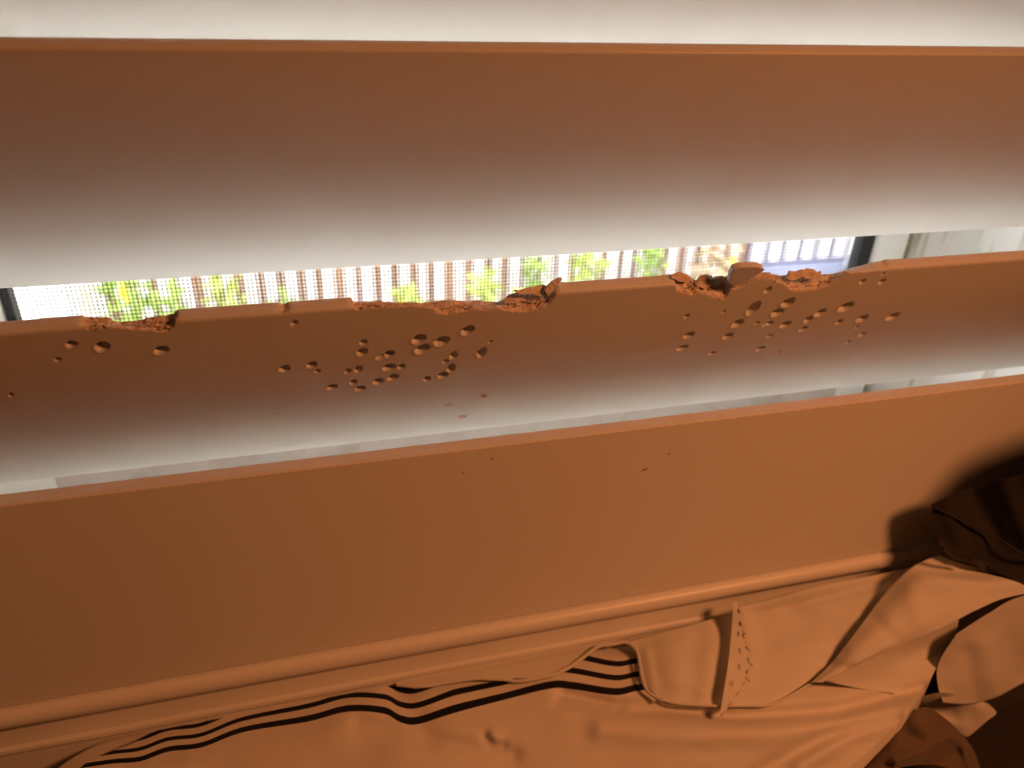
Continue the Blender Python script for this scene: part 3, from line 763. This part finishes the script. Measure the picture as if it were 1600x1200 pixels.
# --- cloth corner hanging at the right edge, and the tip showing below it
hang, _, _ = surface([
    [(1495,990,.1880), (1545,958,.1925), (1592,933,.1960), (1680,915,.1990)],
    [(1467,1035,.1870), (1530,1022,.1890), (1600,1000,.1930), (1690,985,.196)],
    [(1465,1068,.1845), (1530,1062,.1865), (1600,1040,.1910), (1690,1020,.194)],
    [(1474,1098,.1825), (1512,1100,.1845), (1555,1090,.1870), (1610,1063,.1890), (1690,1042,.192)]], 60, 50,
    [([(1540,1010),(1560,1095)], -.006, 16), ([(1510,1020),(1525,1095)], .005, 12), ([(1580,1000),(1600,1060)], .005, 18)], .0015, 12)
hc = tag(empty('hanging_sheet_corner', (.29, .18, -.31)), 'white sheet corner hanging loose at the lower right below the folded sheet', 'sheet')
cpart('corner', hang, SHEETM, hc, .0012)
tip, _, _ = surface([
    [(1432,1090,.1800), (1475,1082,.1805), (1520,1090,0.1905), (1545,1100,0.1895)],
    [(1448,1104,0.1905), (1490,1108,0.1900), (1530,1110,0.1885), (1557,1114,0.1875)],
    [(1470,1122,0.1895), (1495,1135,0.1880), (1520,1138,0.1870), (1545,1124,0.1865)],
    [(1490,1138,0.1880), (1505,1150,0.1867), (1512,1151,0.1865), (1520,1146,0.1865)]], 40, 24, [([(1500,1105),(1510,1145)], -.004, 12)])
cpart('lower_tip', tip, SHEETM, hc, .0012)

# --- shaded brown folds in the bottom right corner
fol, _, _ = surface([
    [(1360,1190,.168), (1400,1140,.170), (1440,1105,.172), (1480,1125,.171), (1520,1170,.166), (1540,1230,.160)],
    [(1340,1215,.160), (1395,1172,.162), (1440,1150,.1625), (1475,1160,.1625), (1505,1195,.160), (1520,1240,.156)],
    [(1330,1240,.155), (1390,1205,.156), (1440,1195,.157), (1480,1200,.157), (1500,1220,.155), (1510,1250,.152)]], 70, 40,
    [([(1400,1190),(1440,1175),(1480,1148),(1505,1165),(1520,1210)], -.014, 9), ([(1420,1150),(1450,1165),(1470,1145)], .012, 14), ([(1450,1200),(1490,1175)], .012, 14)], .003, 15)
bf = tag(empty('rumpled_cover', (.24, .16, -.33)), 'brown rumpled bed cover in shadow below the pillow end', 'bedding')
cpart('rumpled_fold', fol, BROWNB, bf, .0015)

# --- dark blanket corner over the folded sheet
dk, DU, _ = surface([
    [(1455,788,.2215), (1490,772,.2190), (1545,755,.2130), (1604,738,.2040), (1630,722,.2000), (1670,700,.1960), (1740,650,.193), (1880,600,.190), (2050,580,.188)],
    [(1459,812,.2195), (1500,806,.2150), (1560,800,.2090), (1620,795,.2000), (1650,785,.1960), (1690,765,.1930), (1760,730,.191), (1890,690,.189), (2060,670,.187)],
    [(1464,838,.2180), (1505,842,.2120), (1560,850,.2050), (1620,860,.1970), (1660,855,.1940), (1710,830,.1920), (1780,810,.190), (1900,780,.188), (2070,760,.186)],
    [(1471,858,.2120), (1495,876,.2095), (1530,880,.2060), (1580,905,.2000), (1620,922,.1960), (1670,930,.194), (1790,930,.192), (1910,920,.190), (2080,910,.188)]], 130, 40,
    [([(1520,770),(1560,840)], .006, 14), ([(1570,760),(1610,850)], -.008, 18), ([(1480,790),(1500,850)], -.004, 14)], .003, 8)
db = tag(empty('dark_blanket', (.27, .2, -.25)), 'dark brown blanket corner lying over the white folded sheet at right', 'blanket')
cpart('blanket_corner', dk, DARKB, db, .003)
# the rest of the blanket falls to the mattress beyond the right edge of the view
i0 = int(np.argmax(DU[:, -1] > 1800))
edge = np.vstack([dk[i0:, -1], dk[-1, ::-1][1:]])
drape = np.array([[p * (1 - w) + np.array([p[0] + .03, p[1] - .01, -.3585]) * w + np.array([0, -.006 * math.sin(9 * w + .3 * i), 0]) * w for w in np.linspace(0, 1, 14)] for i, p in enumerate(edge)])
cpart('blanket_drape', drape, DARKB, db, .003)
dk2, _, _ = surface([
    [(1518,872,.2062), (1550,880,.2050), (1600,902,.2010), (1680,925,.199)],
    [(1520,884,.2075), (1548,898,.2060), (1590,912,.2020), (1680,935,.199)],
    [(1530,893,.2085), (1552,910,.2065), (1580,918,.2040), (1680,945,.200)]], 40, 14, [([(1530,880),(1600,908)], -.004, 8)])
cpart('blanket_fold', dk2, DARKB, db, .002)
o = tube('seam', pxline([(1460,792,.2205), (1500,812,.2145), (1550,835,.2070), (1600,866,.1975), (1690,910,.1925)], 40, .004), .0005, DARKB, db, 6); o.location = -Vector(db.location)
o = tube('edge_stitching', pxline([(1472,856,.2082), (1490,872,.2072), (1508,876,.2062), (1522,880,.2055)], 30, .003), .0007, DARKB, db, 6); o.location = -Vector(db.location)

# ------------------------------------------------------------------ garden beyond the flyscreen
GZ = -1.50
tag(obj('ground', box(-9, 12, .56, 14, GZ - .1, GZ), GROUND), kind='structure')
FY = 3.0
fence = tag(empty('paling_fence', (.5, FY, GZ)), 'pale paling fence with brown gaps behind the flyscreen', 'fence')
fo = Vector(fence.location)
pal = box(-.5, .5, 0, .018, 0, 1, bevel=0)
pal.materials.append(PALE)
x = -.78; pr = random.Random(5)
while x < 1.92:
    w = .078 * pr.choice((.56, .62, .68, .5))
    o = bpy.data.objects.new('paling', pal); COL.objects.link(o); o.parent = fence
    o.scale = (w, 1, 1.62 + pr.uniform(-.02, .02)); o.location = Vector((x, FY + pr.uniform(-.004, .004), GZ + .05)) - fo
    x += .078 * pr.uniform(.9, 1.12)
xb = -.80
while xb < 1.95:
    obj('backing_board', box(xb, xb + .148, .03, .048, .02, 1.5), TIMBER, fence, Vector((-fo.x, 0, 0))); xb += .15
for z in (.10, .85, 1.45):
    obj('rail', box(-.82 - fo.x, 1.98 - fo.x, .0185, .030, z, z + .05), TIMBER, fence)
mf = tag(empty('ribbed_metal_fence', (2.4, FY, GZ)), 'white ribbed metal fence at the right end of the view', 'fence')
x = 1.99
while x < 3.1:
    obj('rib', box(x - 2.4, x - 2.4 + .060, -.030, .0, .27, 1.7, bevel=.006, seg=1), METALW, mf); x += .088
obj('sheet', box(1.985 - 2.4, 3.15 - 2.4, .0005, .010, .25, 1.7), mat('lilac_metal_groove', (.22, .20, .30), .5, .4), mf)
obj('plinth', box(1.985 - 2.4, 3.15 - 2.4, -.06, .012, 0, .249), PLINTH, mf)
gw = tag(obj('garden_wall', box(-2.6, -.86, FY - .08, FY + .06, GZ, .15, bevel=.006), mat('white_render', (.62, .62, .61), .85, .2, noise=(9, (.50, .51, .55), .3, .6), bump=(60, .3, .002))),
         'white rendered garden wall at the left end of the view', 'wall')

def shrub(px, py, Y, w, hgt, leaf, label, yellow=0, n=150, name='garden_shrub'):
    c = P(px, py, Y); sd = random.Random(int(px))
    t = tag(empty(name, (c[0], Y, GZ)), label, 'plant', 'garden plants in front of the fences')
    V, Fc = [], []
    def leafq(p, L, wd):
        d = np.array([sd.gauss(0, 1), sd.gauss(0, 1), sd.gauss(.4, .7)]); d /= np.linalg.norm(d)
        a = np.cross(d, [sd.gauss(0, 1), sd.gauss(0, 1), sd.gauss(0, 1)]); a /= np.linalg.norm(a); nn = np.cross(d, a)
        k = len(V)
        V.extend([p, p + d * L * .5 + a * wd + nn * wd * .3, p + d * L, p + d * L * .5 - a * wd + nn * wd * .3, p + d * L * .5])
        Fc.extend([(k, k + 1, k + 4), (k + 1, k + 2, k + 4), (k + 2, k + 3, k + 4), (k + 3, k, k + 4)])
    top = c[2] - GZ + hgt
    for _ in range(n):
        z = top * (.25 + .75 * sd.random() ** .8)
        rr = w * math.sqrt(sd.random()) * (1.1 - .6 * z / top); a = sd.uniform(0, 6.283)
        leafq(np.array([rr * math.cos(a), rr * math.sin(a), z]), sd.uniform(.035, .07), sd.uniform(.010, .018))
    tag(obj('foliage', mesh('foliage', V, Fc), leaf, t), kind='stuff')
    for j in range(3):
        a = sd.uniform(0, 6.28)
        p0 = np.array([.01 * math.cos(a), .01 * math.sin(a), 0]); p1 = np.array([w * .5 * math.cos(a), w * .5 * math.sin(a), top * .9])
        tube('stem', catmull([p0, (p0 + p1) / 2 + [.01, 0, .03], p1], 8), .004, STEM, t, 5)
    for j in range(yellow):
        a = sd.uniform(0, 6.28); bm = bmesh.new()
        bmesh.ops.create_icosphere(bm, subdivisions=1, radius=.014)
        for v in bm.verts: v.co.z *= .5; v.co += Vector((w * .6 * math.cos(a), -w * .7, top * sd.uniform(.85, 1.0)))
        m_ = bpy.data.meshes.new('flower'); bm.to_mesh(m_); bm.free(); obj('flower', m_, YELL, t)
shrub(200, 470, 2.72, .15, .10, LEAFY[0], 'green garden shrub with yellow flowers between white wall and palings', 2, 190)
shrub(275, 470, 2.62, .06, .04, LEAFY[0], 'small dark green garden plant right of the flowering shrub', 0, 80)
shrub(352, 455, 2.80, .11, .06, LEAFY[1], 'lime green garden plant in front of the left palings', 0, 90)
shrub(445, 462, 2.84, .07, .02, LEAFY[0], 'slim green plant before the palings left of centre', 0, 40)
shrub(640, 462, 2.80, .10, .02, LEAFY[1], 'low lime plant at the foot of the middle palings', 1, 80)
shrub(758, 440, 2.80, .08, .03, LEAFY[1], 'round yellow green plant before the middle palings', 0, 80)
shrub(835, 425, 2.82, .09, .05, LEAFY[0], 'tall leafy plant just right of the middle palings', 0, 70)
shrub(920, 405, 2.70, .12, .06, LEAFY[1], 'wide lime green bush before the right palings', 0, 150)
shrub(1020, 405, 2.85, .08, .06, LEAFY[0], 'bushy mid green plant beside the wide lime bush', 0, 120)
shrub(1120, 405, 2.82, .16, .06, mat('russet_leaf', (.40, .25, .20), .7, .2, noise=(20, (.32, .28, .14), .3, .7)), 'russet brown shrub next to the white metal fence', 1, 190)
